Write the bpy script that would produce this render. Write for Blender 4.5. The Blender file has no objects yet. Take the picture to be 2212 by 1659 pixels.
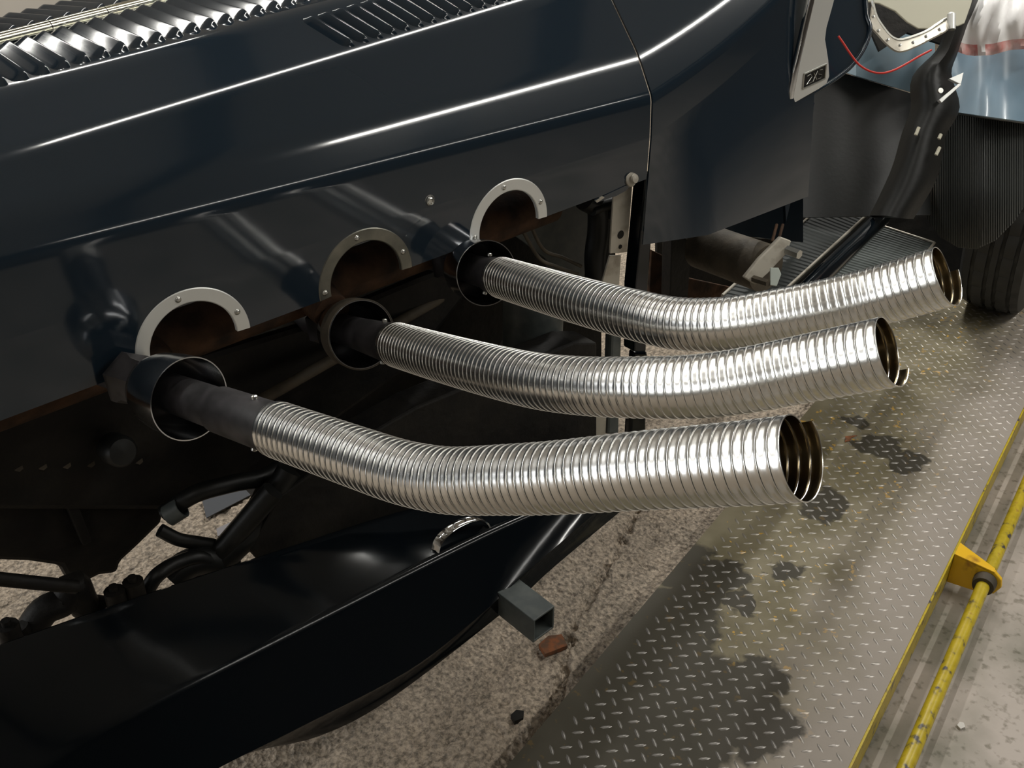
import bpy, math, random
import numpy as np
from mathutils import Vector, Matrix

random.seed(7)
S = bpy.context.scene
COL = S.collection

# ------------------------------------------------------------------ camera
CAM = np.array([-0.3849, -1.0932, 1.4500])
CR = np.array([0.7767, -0.6298, 0.0080]); CU = np.array([0.3118, 0.3960, 0.8637])
CW = np.cross(CU, CR); CW /= np.linalg.norm(CW)
CR = np.cross(CW, CU); CR /= np.linalg.norm(CR); CU = np.cross(CR, CW)
FPX = 2150.0
cd = bpy.data.cameras.new('camera'); cam = bpy.data.objects.new('camera', cd); COL.objects.link(cam)
cd.sensor_width = 36.0; cd.lens = 36.0 * FPX / 2212.0; cd.clip_start = 0.02; cd.clip_end = 60
m = Matrix.Identity(4)
for i in range(3):
    m[i][0] = CR[i]; m[i][1] = CU[i]; m[i][2] = -CW[i]; m[i][3] = CAM[i]
cam.matrix_world = m
S.camera = cam

# ------------------------------------------------------------------ light
S.view_settings.view_transform = 'Standard'; S.view_settings.look = 'None'
S.view_settings.gamma = 1.0; S.view_settings.exposure = 0.0
S.view_settings.use_curve_mapping = False
wd = bpy.data.worlds.new('world'); S.world = wd; wd.use_nodes = True
bg = wd.node_tree.nodes['Background']
bg.inputs[0].default_value = (0.85, 0.80, 0.72, 1); bg.inputs[1].default_value = 0.03

def area(name, loc, target, sx, sy, power, col=(1.0, 0.98, 0.92)):
    l = bpy.data.lights.new(name, 'AREA'); l.shape = 'RECTANGLE'; l.size = sx; l.size_y = sy
    l.energy = power; l.color = col
    o = bpy.data.objects.new(name, l); COL.objects.link(o)
    o.location = loc
    d = (Vector(target) - Vector(loc)).normalized()
    z = -d; x = Vector((0.961, 0.276, 0)); x = (x - z * x.dot(z)).normalized(); y = z.cross(x)
    mm = Matrix((x, y, z)).transposed().to_4x4(); mm.translation = Vector(loc); o.matrix_world = mm
    return o
# rows of fluorescent tubes hung along the bay
for (x, y, ln, wd_, p) in [(3.05, -1.55, 3.0, .10, 64), (2.6, -3.7, 3.6, .10, 34), (-1.7, -1.7, 1.5, .07, 9), (1.86, .30, 3.4, .06, 30), (-.25, 1.75, 2.5, .05, 26), (3.3, 1.75, 2.6, .12, 90), (-3.0, 1.8, 2.4, .12, 40)]:
    area('tube_light', (x, y, 3.05), (x, y + .001, 0), ln, wd_, p)
area('hose_fill', (-2.3, 2.3, 3.1), (-2.3, 2.301, 0), 2.4, 1.5, 24, (0.95, 0.98, 1.0))  # unseen fill panel, added to brighten the start of the hoses
# daylight through the wide open bay door ahead of the car
area('bay_door_daylight', (-5.0, 1.3, 1.45), (0.3, 0.6, 1.35), 6.0, 1.9, 110, (0.94, 0.97, 1.0))

# ------------------------------------------------------------------ sight lines -> points on real planes
def ray(px, py):
    return (px - 1106.0) / FPX * CR - (py - 829.5) / FPX * CU + CW
def on_y(px, py, y):
    d = ray(px, py); return CAM + d * ((y - CAM[1]) / d[1])
def on_z(px, py, z):
    d = ray(px, py); return CAM + d * ((z - CAM[2]) / d[2])
def at(px, py, dep):
    return CAM + ray(px, py) * dep
def nrm(v):
    v = np.asarray(v, float); return v / max(np.linalg.norm(v), 1e-12)

# ------------------------------------------------------------------ materials
def mat(name, col, rough=0.5, metal=0.0, coat=0.0, noise=None, bump=None, spec=0.5, col2=None, wave=None, emis=None):
    mt = bpy.data.materials.new(name); mt.use_nodes = True
    nt = mt.node_tree; b = nt.nodes['Principled BSDF']
    b.inputs['Base Color'].default_value = (*col, 1); b.inputs['Roughness'].default_value = rough
    b.inputs['Metallic'].default_value = metal; b.inputs['Coat Weight'].default_value = coat
    b.inputs['Coat Roughness'].default_value = 0.06; b.inputs['Specular IOR Level'].default_value = spec
    tc = nt.nodes.new('ShaderNodeTexCoord')
    if noise:
        n = nt.nodes.new('ShaderNodeTexNoise'); n.inputs['Scale'].default_value = noise[0]; n.inputs['Detail'].default_value = 5
        nt.links.new(tc.outputs['Object'], n.inputs['Vector'])
        r = nt.nodes.new('ShaderNodeValToRGB'); r.color_ramp.elements[0].position = noise[1]; r.color_ramp.elements[1].position = noise[2]
        r.color_ramp.elements[0].color = (*col, 1); r.color_ramp.elements[1].color = (*(col2 or col), 1)
        nt.links.new(n.outputs['Fac'], r.inputs[0]); nt.links.new(r.outputs[0], b.inputs['Base Color'])
    if bump:
        n = nt.nodes.new('ShaderNodeTexNoise'); n.inputs['Scale'].default_value = bump[0]; n.inputs['Detail'].default_value = 4
        nt.links.new(tc.outputs['Object'], n.inputs['Vector'])
        bp = nt.nodes.new('ShaderNodeBump'); bp.inputs['Strength'].default_value = bump[1]; bp.inputs['Distance'].default_value = bump[2]
        nt.links.new(n.outputs['Fac'], bp.inputs['Height']); nt.links.new(bp.outputs[0], b.inputs['Normal'])
    return mt
M = {}
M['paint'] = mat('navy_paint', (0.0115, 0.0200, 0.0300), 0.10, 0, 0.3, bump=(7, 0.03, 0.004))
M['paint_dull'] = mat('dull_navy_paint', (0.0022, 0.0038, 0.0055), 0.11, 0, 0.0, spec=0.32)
M['ring'] = mat('satin_aluminium', (0.74, 0.75, 0.73), 0.45, 0.6, bump=(300, 0.05, 0.001))
M['ring_shade'] = mat('shaded_aluminium', (0.14, 0.14, 0.12), 0.35, 0.8, noise=(22, 0.4, 0.7), col2=(0.26, 0.25, 0.21))  # darker copy of the ring metal, shade and dark reflection put into its colour
M['chrome'] = mat('chrome', (0.62, 0.64, 0.66), 0.08, 1.0)
M['hose'] = mat('polished_steel_strip', (0.80, 0.80, 0.78), 0.23, 1.0)
M['hinge'] = mat('nickel_plate', (0.72, 0.71, 0.62), 0.16, 1.0)
M['blackpipe'] = mat('scorched_black_pipe', (0.018, 0.017, 0.018), 0.45, 0.3, noise=(30, 0.4, 0.75), col2=(0.06, 0.055, 0.06))
M['collar'] = mat('heat_tinted_chrome', (0.58, 0.60, 0.63), 0.16, 1.0, noise=(14, 0.5, 0.8), col2=(0.42, 0.30, 0.20))
M['rust'] = mat('rusty_cast_iron', (0.085, 0.045, 0.025), 0.8, 0.0, spec=0.2, noise=(25, 0.35, 0.7), col2=(0.022, 0.015, 0.011), bump=(120, 0.4, 0.003))
M['grime'] = mat('oily_black_iron', (0.006, 0.0055, 0.005), 0.6, 0.0, spec=0.25, noise=(18, 0.4, 0.8), col2=(0.016, 0.014, 0.011), bump=(60, 0.5, 0.004))
M['grimebrown'] = mat('dusty_brown_iron', (0.085, 0.068, 0.046), 0.7, 0.1, noise=(22, 0.35, 0.75), col2=(0.03, 0.025, 0.018), bump=(80, 0.4, 0.003))
M['rubber'] = mat('black_rubber', (0.007, 0.0075, 0.007), 0.45, spec=0.35, bump=(90, 0.2, 0.002))
M['alu'] = mat('dull_aluminium', (0.46, 0.43, 0.37), 0.5, 0.5, noise=(35, 0.5, 0.72), col2=(0.30, 0.27, 0.22))
M['cream'] = mat('cream_metal', (0.56, 0.54, 0.43), 0.5, 0.0)
M['blue'] = mat('pale_blue_paint', (0.16, 0.24, 0.31), 0.22, 0, 0.4, noise=(2.5, 0.4, 0.7), col2=(0.26, 0.33, 0.39))
M['blue_dim'] = mat('slate_blue_paint', (0.13, 0.19, 0.23), 0.3, 0, 0.2)
M['guard'] = mat('ribbed_black_guard', (0.045, 0.048, 0.046), 0.42)
M['tyre'] = mat('tyre_rubber', (0.03, 0.03, 0.028), 0.65, bump=(120, 0.3, 0.002))
M['step'] = mat('ribbed_step_rubber', (0.028, 0.032, 0.031), 0.6, spec=0.25)
M['step2'] = mat('grey_step_rubber', (0.085, 0.098, 0.094), 0.55, spec=0.3)
M['tube'] = mat('grey_painted_steel', (0.055, 0.065, 0.065), 0.45, noise=(40, 0.4, 0.7), col2=(0.09, 0.10, 0.095))
M['orange'] = mat('rusty_orange', (0.22, 0.07, 0.02), 0.85, noise=(60, 0.4, 0.6), col2=(0.10, 0.05, 0.025))
M['bag'] = mat('white_plastic', (0.97, 0.96, 0.96), 0.8, spec=0.15)
M['redpink'] = mat('red_print_plastic', (0.75, 0.30, 0.28), 0.4, noise=(18, 0.42, 0.6), col2=(0.85, 0.62, 0.60))
M['red'] = mat('red_cord', (0.55, 0.03, 0.02), 0.5)
M['whitetag'] = mat('white_tag', (0.45, 0.50, 0.46), 0.5)
M['stone'] = mat('white_stone', (0.55, 0.53, 0.50), 0.8)
M['scrap'] = mat('grey_scrap', (0.06, 0.065, 0.075), 0.5)
M['scrap2'] = mat('pale_scrap', (0.22, 0.21, 0.22), 0.6)
M['steel'] = mat('bright_steel', (0.55, 0.55, 0.52), 0.3, 1.0)

def sooty_inside(mt):
    nt = mt.node_tree; b = nt.nodes['Principled BSDF']; g = nt.nodes.new('ShaderNodeNewGeometry')
    for sock, a, c in (('Base Color', (0.80, 0.80, 0.78, 1), (0.26, 0.21, 0.13, 1)),):
        x = nt.nodes.new('ShaderNodeMix'); x.data_type = 'RGBA'; nt.links.new(g.outputs['Backfacing'], x.inputs[0]); x.inputs[6].default_value = a; x.inputs[7].default_value = c
        nt.links.new(x.outputs[2], b.inputs[sock])
sooty_inside(M['hose'])
def yellow_mat():
    mt = mat('chipped_yellow_paint', (0.42, 0.33, 0.01), 0.38, bump=(90, 0.25, 0.002)); nt = mt.node_tree; b = nt.nodes['Principled BSDF']
    tc = nt.nodes.new('ShaderNodeTexCoord'); n = nt.nodes.new('ShaderNodeTexNoise'); n.inputs['Scale'].default_value = 45; n.inputs['Detail'].default_value = 6
    nt.links.new(tc.outputs['Object'], n.inputs['Vector'])
    r = nt.nodes.new('ShaderNodeValToRGB'); e = r.color_ramp.elements
    e[0].position = 0.34; e[0].color = (0.05, 0.045, 0.05, 1); e[1].position = 0.42; e[1].color = (0.40, 0.30, 0.01, 1)
    x = e.new(0.62); x.color = (0.50, 0.38, 0.02, 1); x = e.new(0.74); x.color = (0.34, 0.20, 0.03, 1)
    nt.links.new(n.outputs['Fac'], r.inputs[0]); nt.links.new(r.outputs[0], b.inputs['Base Color'])
    return mt
M['yellow'] = yellow_mat()
M['yellow_bright'] = mat('yellow_paint', (0.78, 0.46, 0.015), 0.35, noise=(25, 0.55, 0.72), col2=(0.30, 0.13, 0.02))

def floor_mat():
    mt = bpy.data.materials.new('rough_concrete'); mt.use_nodes = True; nt = mt.node_tree; b = nt.nodes['Principled BSDF']
    L = nt.links.new; tc = nt.nodes.new('ShaderNodeTexCoord')
    def noise(sc, det=6, rough=0.6):
        n = nt.nodes.new('ShaderNodeTexNoise'); n.inputs['Scale'].default_value = sc; n.inputs['Detail'].default_value = det; n.inputs['Roughness'].default_value = rough
        L(tc.outputs['Object'], n.inputs['Vector']); return n
    a = noise(95, 5, 0.75); r = nt.nodes.new('ShaderNodeValToRGB'); e = r.color_ramp.elements
    e[0].position = 0.36; e[0].color = (0.13, 0.11, 0.086, 1); e[1].position = 0.60; e[1].color = (0.46, 0.385, 0.30, 1)
    L(a.outputs['Fac'], r.inputs[0])
    c = noise(3.0, 3); r2 = nt.nodes.new('ShaderNodeValToRGB'); e = r2.color_ramp.elements
    e[0].position = 0.3; e[0].color = (0.78, 0.78, 0.78, 1); e[1].position = 0.7; e[1].color = (1.15, 1.12, 1.1, 1)
    L(c.outputs['Fac'], r2.inputs[0])
    mx = nt.nodes.new('ShaderNodeMix'); mx.data_type = 'RGBA'; mx.blend_type = 'MULTIPLY'; mx.inputs[0].default_value = 1
    L(r.outputs[0], mx.inputs[6]); L(r2.outputs[0], mx.inputs[7]); L(mx.outputs[2], b.inputs['Base Color'])
    b.inputs['Roughness'].default_value = 0.85
    v = nt.nodes.new('ShaderNodeTexVoronoi'); v.inputs['Scale'].default_value = 110; L(tc.outputs['Object'], v.inputs['Vector'])
    bp = nt.nodes.new('ShaderNodeBump'); bp.inputs['Strength'].default_value = 0.9; bp.inputs['Distance'].default_value = 0.006
    L(v.outputs['Distance'], bp.inputs['Height']); L(bp.outputs[0], b.inputs['Normal'])
    return mt
M['floor'] = floor_mat()
def slab_mat():
    mt = bpy.data.materials.new('smooth_concrete'); mt.use_nodes = True; nt = mt.node_tree; b = nt.nodes['Principled BSDF']
    L = nt.links.new; tc = nt.nodes.new('ShaderNodeTexCoord')
    n = nt.nodes.new('ShaderNodeTexNoise'); n.inputs['Scale'].default_value = 5; n.inputs['Detail'].default_value = 8; L(tc.outputs['Object'], n.inputs['Vector'])
    r = nt.nodes.new('ShaderNodeValToRGB'); e = r.color_ramp.elements
    e[0].position = 0.32; e[0].color = (0.19, 0.18, 0.14, 1); e[1].position = 0.60; e[1].color = (0.42, 0.37, 0.33, 1)
    L(n.outputs['Fac'], r.inputs[0])
    n2 = nt.nodes.new('ShaderNodeTexNoise'); n2.inputs['Scale'].default_value = 60; n2.inputs['Detail'].default_value = 4; L(tc.outputs['Object'], n2.inputs['Vector'])
    r2 = nt.nodes.new('ShaderNodeValToRGB'); e = r2.color_ramp.elements
    e[0].position = 0.30; e[0].color = (0.55, 0.55, 0.5, 1); e[1].position = 0.45; e[1].color = (1, 1, 1, 1); L(n2.outputs['Fac'], r2.inputs[0])
    mx = nt.nodes.new('ShaderNodeMix'); mx.data_type = 'RGBA'; mx.blend_type = 'MULTIPLY'; mx.inputs[0].default_value = 1
    L(r.outputs[0], mx.inputs[6]); L(r2.outputs[0], mx.inputs[7]); L(mx.outputs[2], b.inputs['Base Color'])
    b.inputs['Roughness'].default_value = 0.6
    bp = nt.nodes.new('ShaderNodeBump'); bp.inputs['Strength'].default_value = 0.25; bp.inputs['Distance'].default_value = 0.002
    L(n2.outputs['Fac'], bp.inputs['Height']); L(bp.outputs[0], b.inputs['Normal'])
    return mt
M['slab'] = slab_mat()

RU = np.array([0.9611, 0.2763, 0.0]); RV = np.array([-0.2763, 0.9611, 0.0])
RAMP_Z = 0.10; V0, V1 = -0.781, -0.327
def rampP(u, v, z=RAMP_Z): return RU * u + RV * v + np.array([0, 0, z])

def plate_mat(lug):
    """worn chequer plate: brown steel, oil stains and painted shade with noisy outlines, flecks of yellow paint."""
    mt = bpy.data.materials.new('tread_lug_steel' if lug else 'chequer_plate_steel'); mt.use_nodes = True; nt = mt.node_tree; b = nt.nodes['Principled BSDF']
    L = nt.links.new; tc = nt.nodes.new('ShaderNodeTexCoord')
    def noise(sc, det=5):
        n = nt.nodes.new('ShaderNodeTexNoise'); n.inputs['Scale'].default_value = sc; n.inputs['Detail'].default_value = det
        L(tc.outputs['Object'], n.inputs['Vector']); return n
    def ramp(src, stops):
        r = nt.nodes.new('ShaderNodeValToRGB'); e = r.color_ramp.elements
        for i, (p, c) in enumerate(stops):
            x = e[i] if i < 2 else e.new(p); x.position = p; x.color = (*c, 1)
        L(src, r.inputs[0]); return r.outputs[0]
    def mix(kind, a, c, f=1.0):
        x = nt.nodes.new('ShaderNodeMix'); x.data_type = 'RGBA'; x.blend_type = kind
        if isinstance(f, float): x.inputs[0].default_value = f
        else: L(f, x.inputs[0])
        if isinstance(a, tuple): x.inputs[6].default_value = (*a, 1)
        else: L(a, x.inputs[6])
        if isinstance(c, tuple): x.inputs[7].default_value = (*c, 1)
        else: L(c, x.inputs[7])
        return x.outputs[2]
    base = ramp(noise(9).outputs['Fac'], [(0.32, (0.115, 0.098, 0.055)), (0.62, (0.20, 0.175, 0.115))])
    fleck = ramp(noise(55, 3).outputs['Fac'], [(0.66, (0, 0, 0)), (0.69, (1, 1, 1))])
    base = mix('MIX', base, (0.42, 0.26, 0.06), fleck)
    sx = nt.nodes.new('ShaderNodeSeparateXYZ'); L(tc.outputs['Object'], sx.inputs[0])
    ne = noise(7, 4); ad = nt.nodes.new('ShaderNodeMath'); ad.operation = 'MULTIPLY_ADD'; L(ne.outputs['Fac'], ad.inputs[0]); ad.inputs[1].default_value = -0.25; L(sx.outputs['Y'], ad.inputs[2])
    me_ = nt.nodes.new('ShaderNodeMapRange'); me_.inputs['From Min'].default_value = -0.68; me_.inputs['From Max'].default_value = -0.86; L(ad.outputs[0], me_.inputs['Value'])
    base = mix('MIX', base, (0.30, 0.265, 0.23), me_.outputs[0])  # worn pinkish-grey outer edge, made paler to paint in the light falling there
    # oil stains and painted shade of the inner strip, each blob at its own place
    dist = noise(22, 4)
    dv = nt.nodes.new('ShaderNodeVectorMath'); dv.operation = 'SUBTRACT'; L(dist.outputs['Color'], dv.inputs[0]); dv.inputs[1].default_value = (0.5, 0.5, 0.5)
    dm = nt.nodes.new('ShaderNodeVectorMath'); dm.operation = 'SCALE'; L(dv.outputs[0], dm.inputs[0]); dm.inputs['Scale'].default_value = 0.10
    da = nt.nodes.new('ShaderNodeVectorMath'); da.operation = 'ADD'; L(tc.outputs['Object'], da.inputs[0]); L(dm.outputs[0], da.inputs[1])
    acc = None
    for (px, py, r, k) in STAINS_SHADE:
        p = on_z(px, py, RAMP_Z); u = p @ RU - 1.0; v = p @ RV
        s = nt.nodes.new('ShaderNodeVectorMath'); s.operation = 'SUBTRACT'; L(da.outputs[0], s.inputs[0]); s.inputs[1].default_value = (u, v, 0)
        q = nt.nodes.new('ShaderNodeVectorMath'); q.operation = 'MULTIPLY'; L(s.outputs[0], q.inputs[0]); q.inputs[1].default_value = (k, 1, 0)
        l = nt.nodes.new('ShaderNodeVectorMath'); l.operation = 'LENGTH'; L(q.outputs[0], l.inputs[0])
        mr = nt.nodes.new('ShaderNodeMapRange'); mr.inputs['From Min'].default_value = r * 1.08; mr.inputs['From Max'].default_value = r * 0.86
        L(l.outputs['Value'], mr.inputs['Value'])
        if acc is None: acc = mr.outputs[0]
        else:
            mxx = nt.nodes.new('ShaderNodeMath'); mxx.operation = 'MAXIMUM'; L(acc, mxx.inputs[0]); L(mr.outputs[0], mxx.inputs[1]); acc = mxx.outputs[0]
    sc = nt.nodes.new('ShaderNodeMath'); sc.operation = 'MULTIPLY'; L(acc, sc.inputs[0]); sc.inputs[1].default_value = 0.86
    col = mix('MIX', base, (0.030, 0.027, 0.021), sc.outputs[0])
    if lug: col = mix('MIX', col, (0.42, 0.40, 0.38), 0.38)
    L(col, b.inputs['Base Color'])
    b.inputs['Roughness'].default_value = 0.34 if lug else 0.62; b.inputs['Metallic'].default_value = 0.4 if lug else 0.0
    b.inputs['Specular IOR Level'].default_value = 0.6 if lug else 0.2
    bp = nt.nodes.new('ShaderNodeBump'); bp.inputs['Strength'].default_value = 0.3; bp.inputs['Distance'].default_value = 0.001
    L(noise(160, 4).outputs['Fac'], bp.inputs['Height']); L(bp.outputs[0], b.inputs['Normal'])
    return mt
STAINS_SHADE = [(1540, 1520, 0.105, 0.85), (1440, 1600, 0.11, 0.8), (1480, 1330, 0.07, 0.8), (1700, 1235, 0.035, 1.0), (1560, 1240, 0.05, 1.0),
          (1600, 1300, 0.03, 1.0), (1640, 1460, 0.05, 1.0), (1900, 965, 0.055, 0.9), (1960, 1000, 0.04, 0.8), (1370, 1500, 0.09, 0.7), (1240, 1530, .06, .6), (1150, 1640, .08, .7), (1400, 1340, .06, .6), (1480, 1225, .05, .6), (1320, 1420, .07, .6), (1250, 1610, .10, .8), (1440, 1430, .085, .8), (1510, 1290, .06, .7), (1330, 1600, .08, .8), (1620, 1560, .07, .8), (1780, 1090, 0.05, 0.7), (1850, 910, 0.03, 1)]  # oil stains, and blobs that paint the shade along the inner strip
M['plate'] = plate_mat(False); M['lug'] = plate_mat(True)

# ------------------------------------------------------------------ object helpers
def link(name, me, parent=None, m=None, smooth=True, auto=None):
    if m is not None and not me.materials: me.materials.append(m)
    o = bpy.data.objects.new(name, me); COL.objects.link(o)
    if parent is not None: o.parent = parent
    return o
def mesh(name, V, F, m=None, parent=None, smooth=False, sharp=None, label=None, kind=None):
    me = bpy.data.meshes.new(name)
    me.from_pydata([tuple(map(float, v)) for v in V], [], [tuple(map(int, f)) for f in F]); me.update()
    me.polygons.foreach_set('use_smooth', [bool(smooth)] * len(me.polygons))
    if sharp is not None:
        try: me.set_sharp_from_angle(angle=math.radians(sharp))
        except Exception: pass
    o = link(name, me, parent, m)
    if label: o['label'] = label
    if kind: o['kind'] = kind
    return o
def fixn(o):
    import bmesh
    bm = bmesh.new(); bm.from_mesh(o.data); bmesh.ops.recalc_face_normals(bm, faces=bm.faces); bm.to_mesh(o.data); bm.free(); return o
def bevel(o, w, seg=2):
    md = o.modifiers.new('bevel', 'BEVEL'); md.width = w; md.segments = seg; md.limit_method = 'ANGLE'; md.angle_limit = math.radians(35); return o
def solid(o, t, off=-1):
    md = o.modifiers.new('solid', 'SOLIDIFY'); md.thickness = t; md.offset = off
    es = o.modifiers.new('split', 'EDGE_SPLIT'); es.split_angle = math.radians(62); return o
def empty(name, label, cat, loc=(0, 0, 0), group=None):
    o = bpy.data.objects.new(name, None); COL.objects.link(o); o.location = loc; o.empty_display_size = 0.05
    o['label'] = label; o['category'] = cat
    if group: o['group'] = group
    return o
def tag(o, label, cat, group=None):
    o['label'] = label; o['category'] = cat
    if group: o['group'] = group
    return o
def catmull(P, n=8):
    P = np.asarray(P, float); Q = np.vstack([2 * P[0] - P[1], P, 2 * P[-1] - P[-2]]); out = []
    for i in range(1, len(Q) - 2):
        for t in np.linspace(0, 1, n, endpoint=False):
            a, b, c, d = Q[i - 1:i + 3]
            out.append(0.5 * ((2 * b) + (c - a) * t + (2 * a - 5 * b + 4 * c - d) * t * t + (3 * b - a - 3 * c + d) * t ** 3))
    out.append(P[-1]); return np.array(out)
def tube(name, P, r, m, parent, seg=16, caps=True, label=None, kind=None):
    P = np.asarray(P, float); n = len(P)
    r = np.full(n, r) if np.isscalar(r) else np.asarray(r, float)
    T = np.gradient(P, axis=0); T = np.array([nrm(t) for t in T])
    ref = np.array([0, 0, 1.0]) if abs(T[0][2]) < 0.9 else np.array([1.0, 0, 0])
    e = nrm(ref - T[0] * (ref @ T[0])); V = []; F = []
    for i in range(n):
        e = nrm(e - T[i] * (e @ T[i])); f = np.cross(T[i], e)
        for k in range(seg):
            a = 2 * math.pi * k / seg; V.append(P[i] + r[i] * (math.cos(a) * e + math.sin(a) * f))
    for i in range(n - 1):
        for k in range(seg):
            k2 = (k + 1) % seg; F.append((i * seg + k, i * seg + k2, (i + 1) * seg + k2, (i + 1) * seg + k))
    if caps: F.append(tuple(range(seg))[::-1]); F.append(tuple((n - 1) * seg + k for k in range(seg)))
    return mesh(name, V, F, m, parent, True, 40, label, kind)
def lathe(name, o, ax, prof, m, parent, seg=48, label=None, sharp=40):
    """prof: (distance along ax, radius)"""
    ax = nrm(ax); ref = np.array([0, 0, 1.0]) if abs(ax[2]) < 0.9 else np.array([1.0, 0, 0])
    e = nrm(ref - ax * (ref @ ax)); f = np.cross(ax, e); V = []; F = []
    for (s, r) in prof:
        for k in range(seg):
            a = 2 * math.pi * k / seg; V.append(np.asarray(o) + ax * s + r * (math.cos(a) * e + math.sin(a) * f))
    for i in range(len(prof) - 1):
        for k in range(seg):
            k2 = (k + 1) % seg; F.append((i * seg + k, i * seg + k2, (i + 1) * seg + k2, (i + 1) * seg + k))
    return mesh(name, V, F, m, parent, True, sharp, label)
def extrude(name, poly, vec, m, parent, bev=0.0, label=None, smooth=False):
    poly = np.asarray(poly, float); n = len(poly); V = list(poly) + list(poly + np.asarray(vec))
    F = [tuple(range(n)), tuple(range(2 * n - 1, n - 1, -1))] + [(i, i + n, (i + 1) % n + n, (i + 1) % n) for i in range(n)]
    o = mesh(name, V, F, m, parent, smooth, 35 if smooth else None, label); fixn(o)
    if bev: bevel(o, bev)
    return o
def box(name, c, ex, ey, ez, m, parent, bev=0.003, label=None):
    c = np.asarray(c, float); ex, ey, ez = map(np.asarray, (ex, ey, ez))
    p = [c - ex - ey - ez, c + ex - ey - ez, c + ex + ey - ez, c - ex + ey - ez]
    return extrude(name, p, 2 * ez, m, parent, bev, label)
def grid(name, G, m, parent, smooth=True, sharp=None, label=None, closed=False):
    G = np.asarray(G, float); a, b = G.shape[:2]
    F = [(i * b + j, i * b + j + 1, (i + 1) * b + j + 1, (i + 1) * b + j) for i in range(a - 1) for j in range(b - 1)]
    return mesh(name, G.reshape(-1, 3), F, m, parent, smooth, sharp, label)

# ------------------------------------------------------------------ floor
def vnoise(X, Y, sc, seed):
    rng = np.random.RandomState(seed); T = rng.rand(256, 256)
    x = X * sc; y = Y * sc; xi = np.floor(x).astype(int); yi = np.floor(y).astype(int); fx = x - xi; fy = y - yi
    fx = fx * fx * (3 - 2 * fx); fy = fy * fy * (3 - 2 * fy)
    g = lambda a, b: T[a % 256, b % 256]
    return (g(xi, yi) * (1 - fx) + g(xi + 1, yi) * fx) * (1 - fy) + (g(xi, yi + 1) * (1 - fx) + g(xi + 1, yi + 1) * fx) * fy
def build_floor():
    U = np.concatenate([np.linspace(-8, -0.4, 12), np.arange(-0.395, 1.9, 0.005), np.linspace(1.92, 12, 14)])
    Vv = np.concatenate([np.linspace(-8, V1 - 0.02, 6), np.arange(V1 - 0.015, 1.35, 0.005), np.linspace(1.37, 10, 14)])
    Ug, Vg = np.meshgrid(U, Vv, indexing='ij')
    X = Ug * RU[0] + Vg * RV[0]; Y = Ug * RU[1] + Vg * RV[1]
    h = (vnoise(X, Y, 150, 1) - .5) * 0.006 + (vnoise(X, Y, 60, 2) - .5) * 0.0075 + (vnoise(X, Y, 16, 3) - .5) * 0.009
    # crack running up the strip between apron and lift platform
    cr = [(1150, 1600), (1185, 1545), (1215, 1470), (1228, 1400), (1243, 1340), (1290, 1262), (1328, 1200), (1350, 1150), (1372, 1100), (1388, 1050)]
    pts = np.array([on_z(a, b, 0.0)[:2] for a, b in cr]); fine = catmull(np.c_[pts, np.zeros(len(pts))], 10)[:, :2]
    wob = (vnoise(X, Y, 55, 9) - .5) * 0.02
    d = np.full(X.shape, 9.0)
    for a, b in zip(fine[:-1], fine[1:]):
        ab = b - a; t = np.clip(((X - a[0]) * ab[0] + (Y - a[1]) * ab[1]) / (ab @ ab), 0, 1)
        d = np.minimum(d, np.hypot(X - a[0] - t * ab[0], Y - a[1] - t * ab[1]))
    d = d + wob
    h -= 0.022 * np.clip(1 - np.abs(d) / 0.011, 0, 1)
    keep = (Ug > -0.4) & (Ug < 1.9) & (Vg > V1 - 0.016) & (Vg < 1.36); h = np.where(keep, h, 0)
    a, b = X.shape
    me = bpy.data.meshes.new('floor'); me.vertices.add(a * b); me.vertices.foreach_set('co', np.stack([X, Y, h], -1).astype(np.float32).ravel())
    I = np.arange(a * b).reshape(a, b); Q = np.stack([I[:-1, :-1], I[1:, :-1], I[1:, 1:], I[:-1, 1:]], -1).reshape(-1, 4)
    me.loops.add(Q.size); me.loops.foreach_set('vertex_index', Q.ravel().astype(np.int32)); me.polygons.add(len(Q))
    me.polygons.foreach_set('loop_start', np.arange(0, Q.size, 4, dtype=np.int32)); me.polygons.foreach_set('use_smooth', np.ones(len(Q), bool))
    me.update(calc_edges=True); o = link('floor', me, None, M['floor']); o['kind'] = 'structure'
    # smoother poured slab outboard of the platform
    P = [rampP(-6, V1 - 0.2, 0.006), rampP(12, V1 - 0.2, 0.006), rampP(12, -8, 0.006), rampP(-6, -8, 0.006)]
    s = extrude('floor_slab', P, (0, 0, -0.02), M['slab'], None); s['kind'] = 'structure'
build_floor()
M['wall'] = mat('pale_wall_paint', (0.62, 0.58, 0.52), 0.8, noise=(1.2, 0.35, 0.7), col2=(0.50, 0.47, 0.42))
M['wall_dark'] = mat('dark_stained_wall', (0.10, 0.085, 0.07), 0.8, noise=(1.5, 0.35, 0.7), col2=(0.06, 0.05, 0.045))
M['ceiling'] = mat('pale_ceiling_panel', (0.66, 0.63, 0.57), 0.9)
for nm, a, b, c in [('wall_front', (-5.2, -6.2), (-5.2, 5.2), (-.1, 0)), ('wall_back', (8.2, -6.2), (8.2, 5.2), (.1, 0)), ('wall_left', (-5.3, 5.2), (8.3, 5.2), (0, .1)), ('wall_right', (-5.3, -6.2), (8.3, -6.2), (0, -.1))]:
    w_ = extrude(nm, [(*a, 0), (*b, 0), (*b, 3.3), (*a, 3.3)], (*c, 0), M['wall_dark' if nm in ('wall_right', 'wall_back') else 'wall'], None); w_['kind'] = 'structure'
cl_ = extrude('ceiling', [(-5.3, -6.3, 3.3), (8.3, -6.3, 3.3), (8.3, 5.3, 3.3), (-5.3, 5.3, 3.3)], (0, 0, .1), M['ceiling'], None); cl_['kind'] = 'structure'
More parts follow.
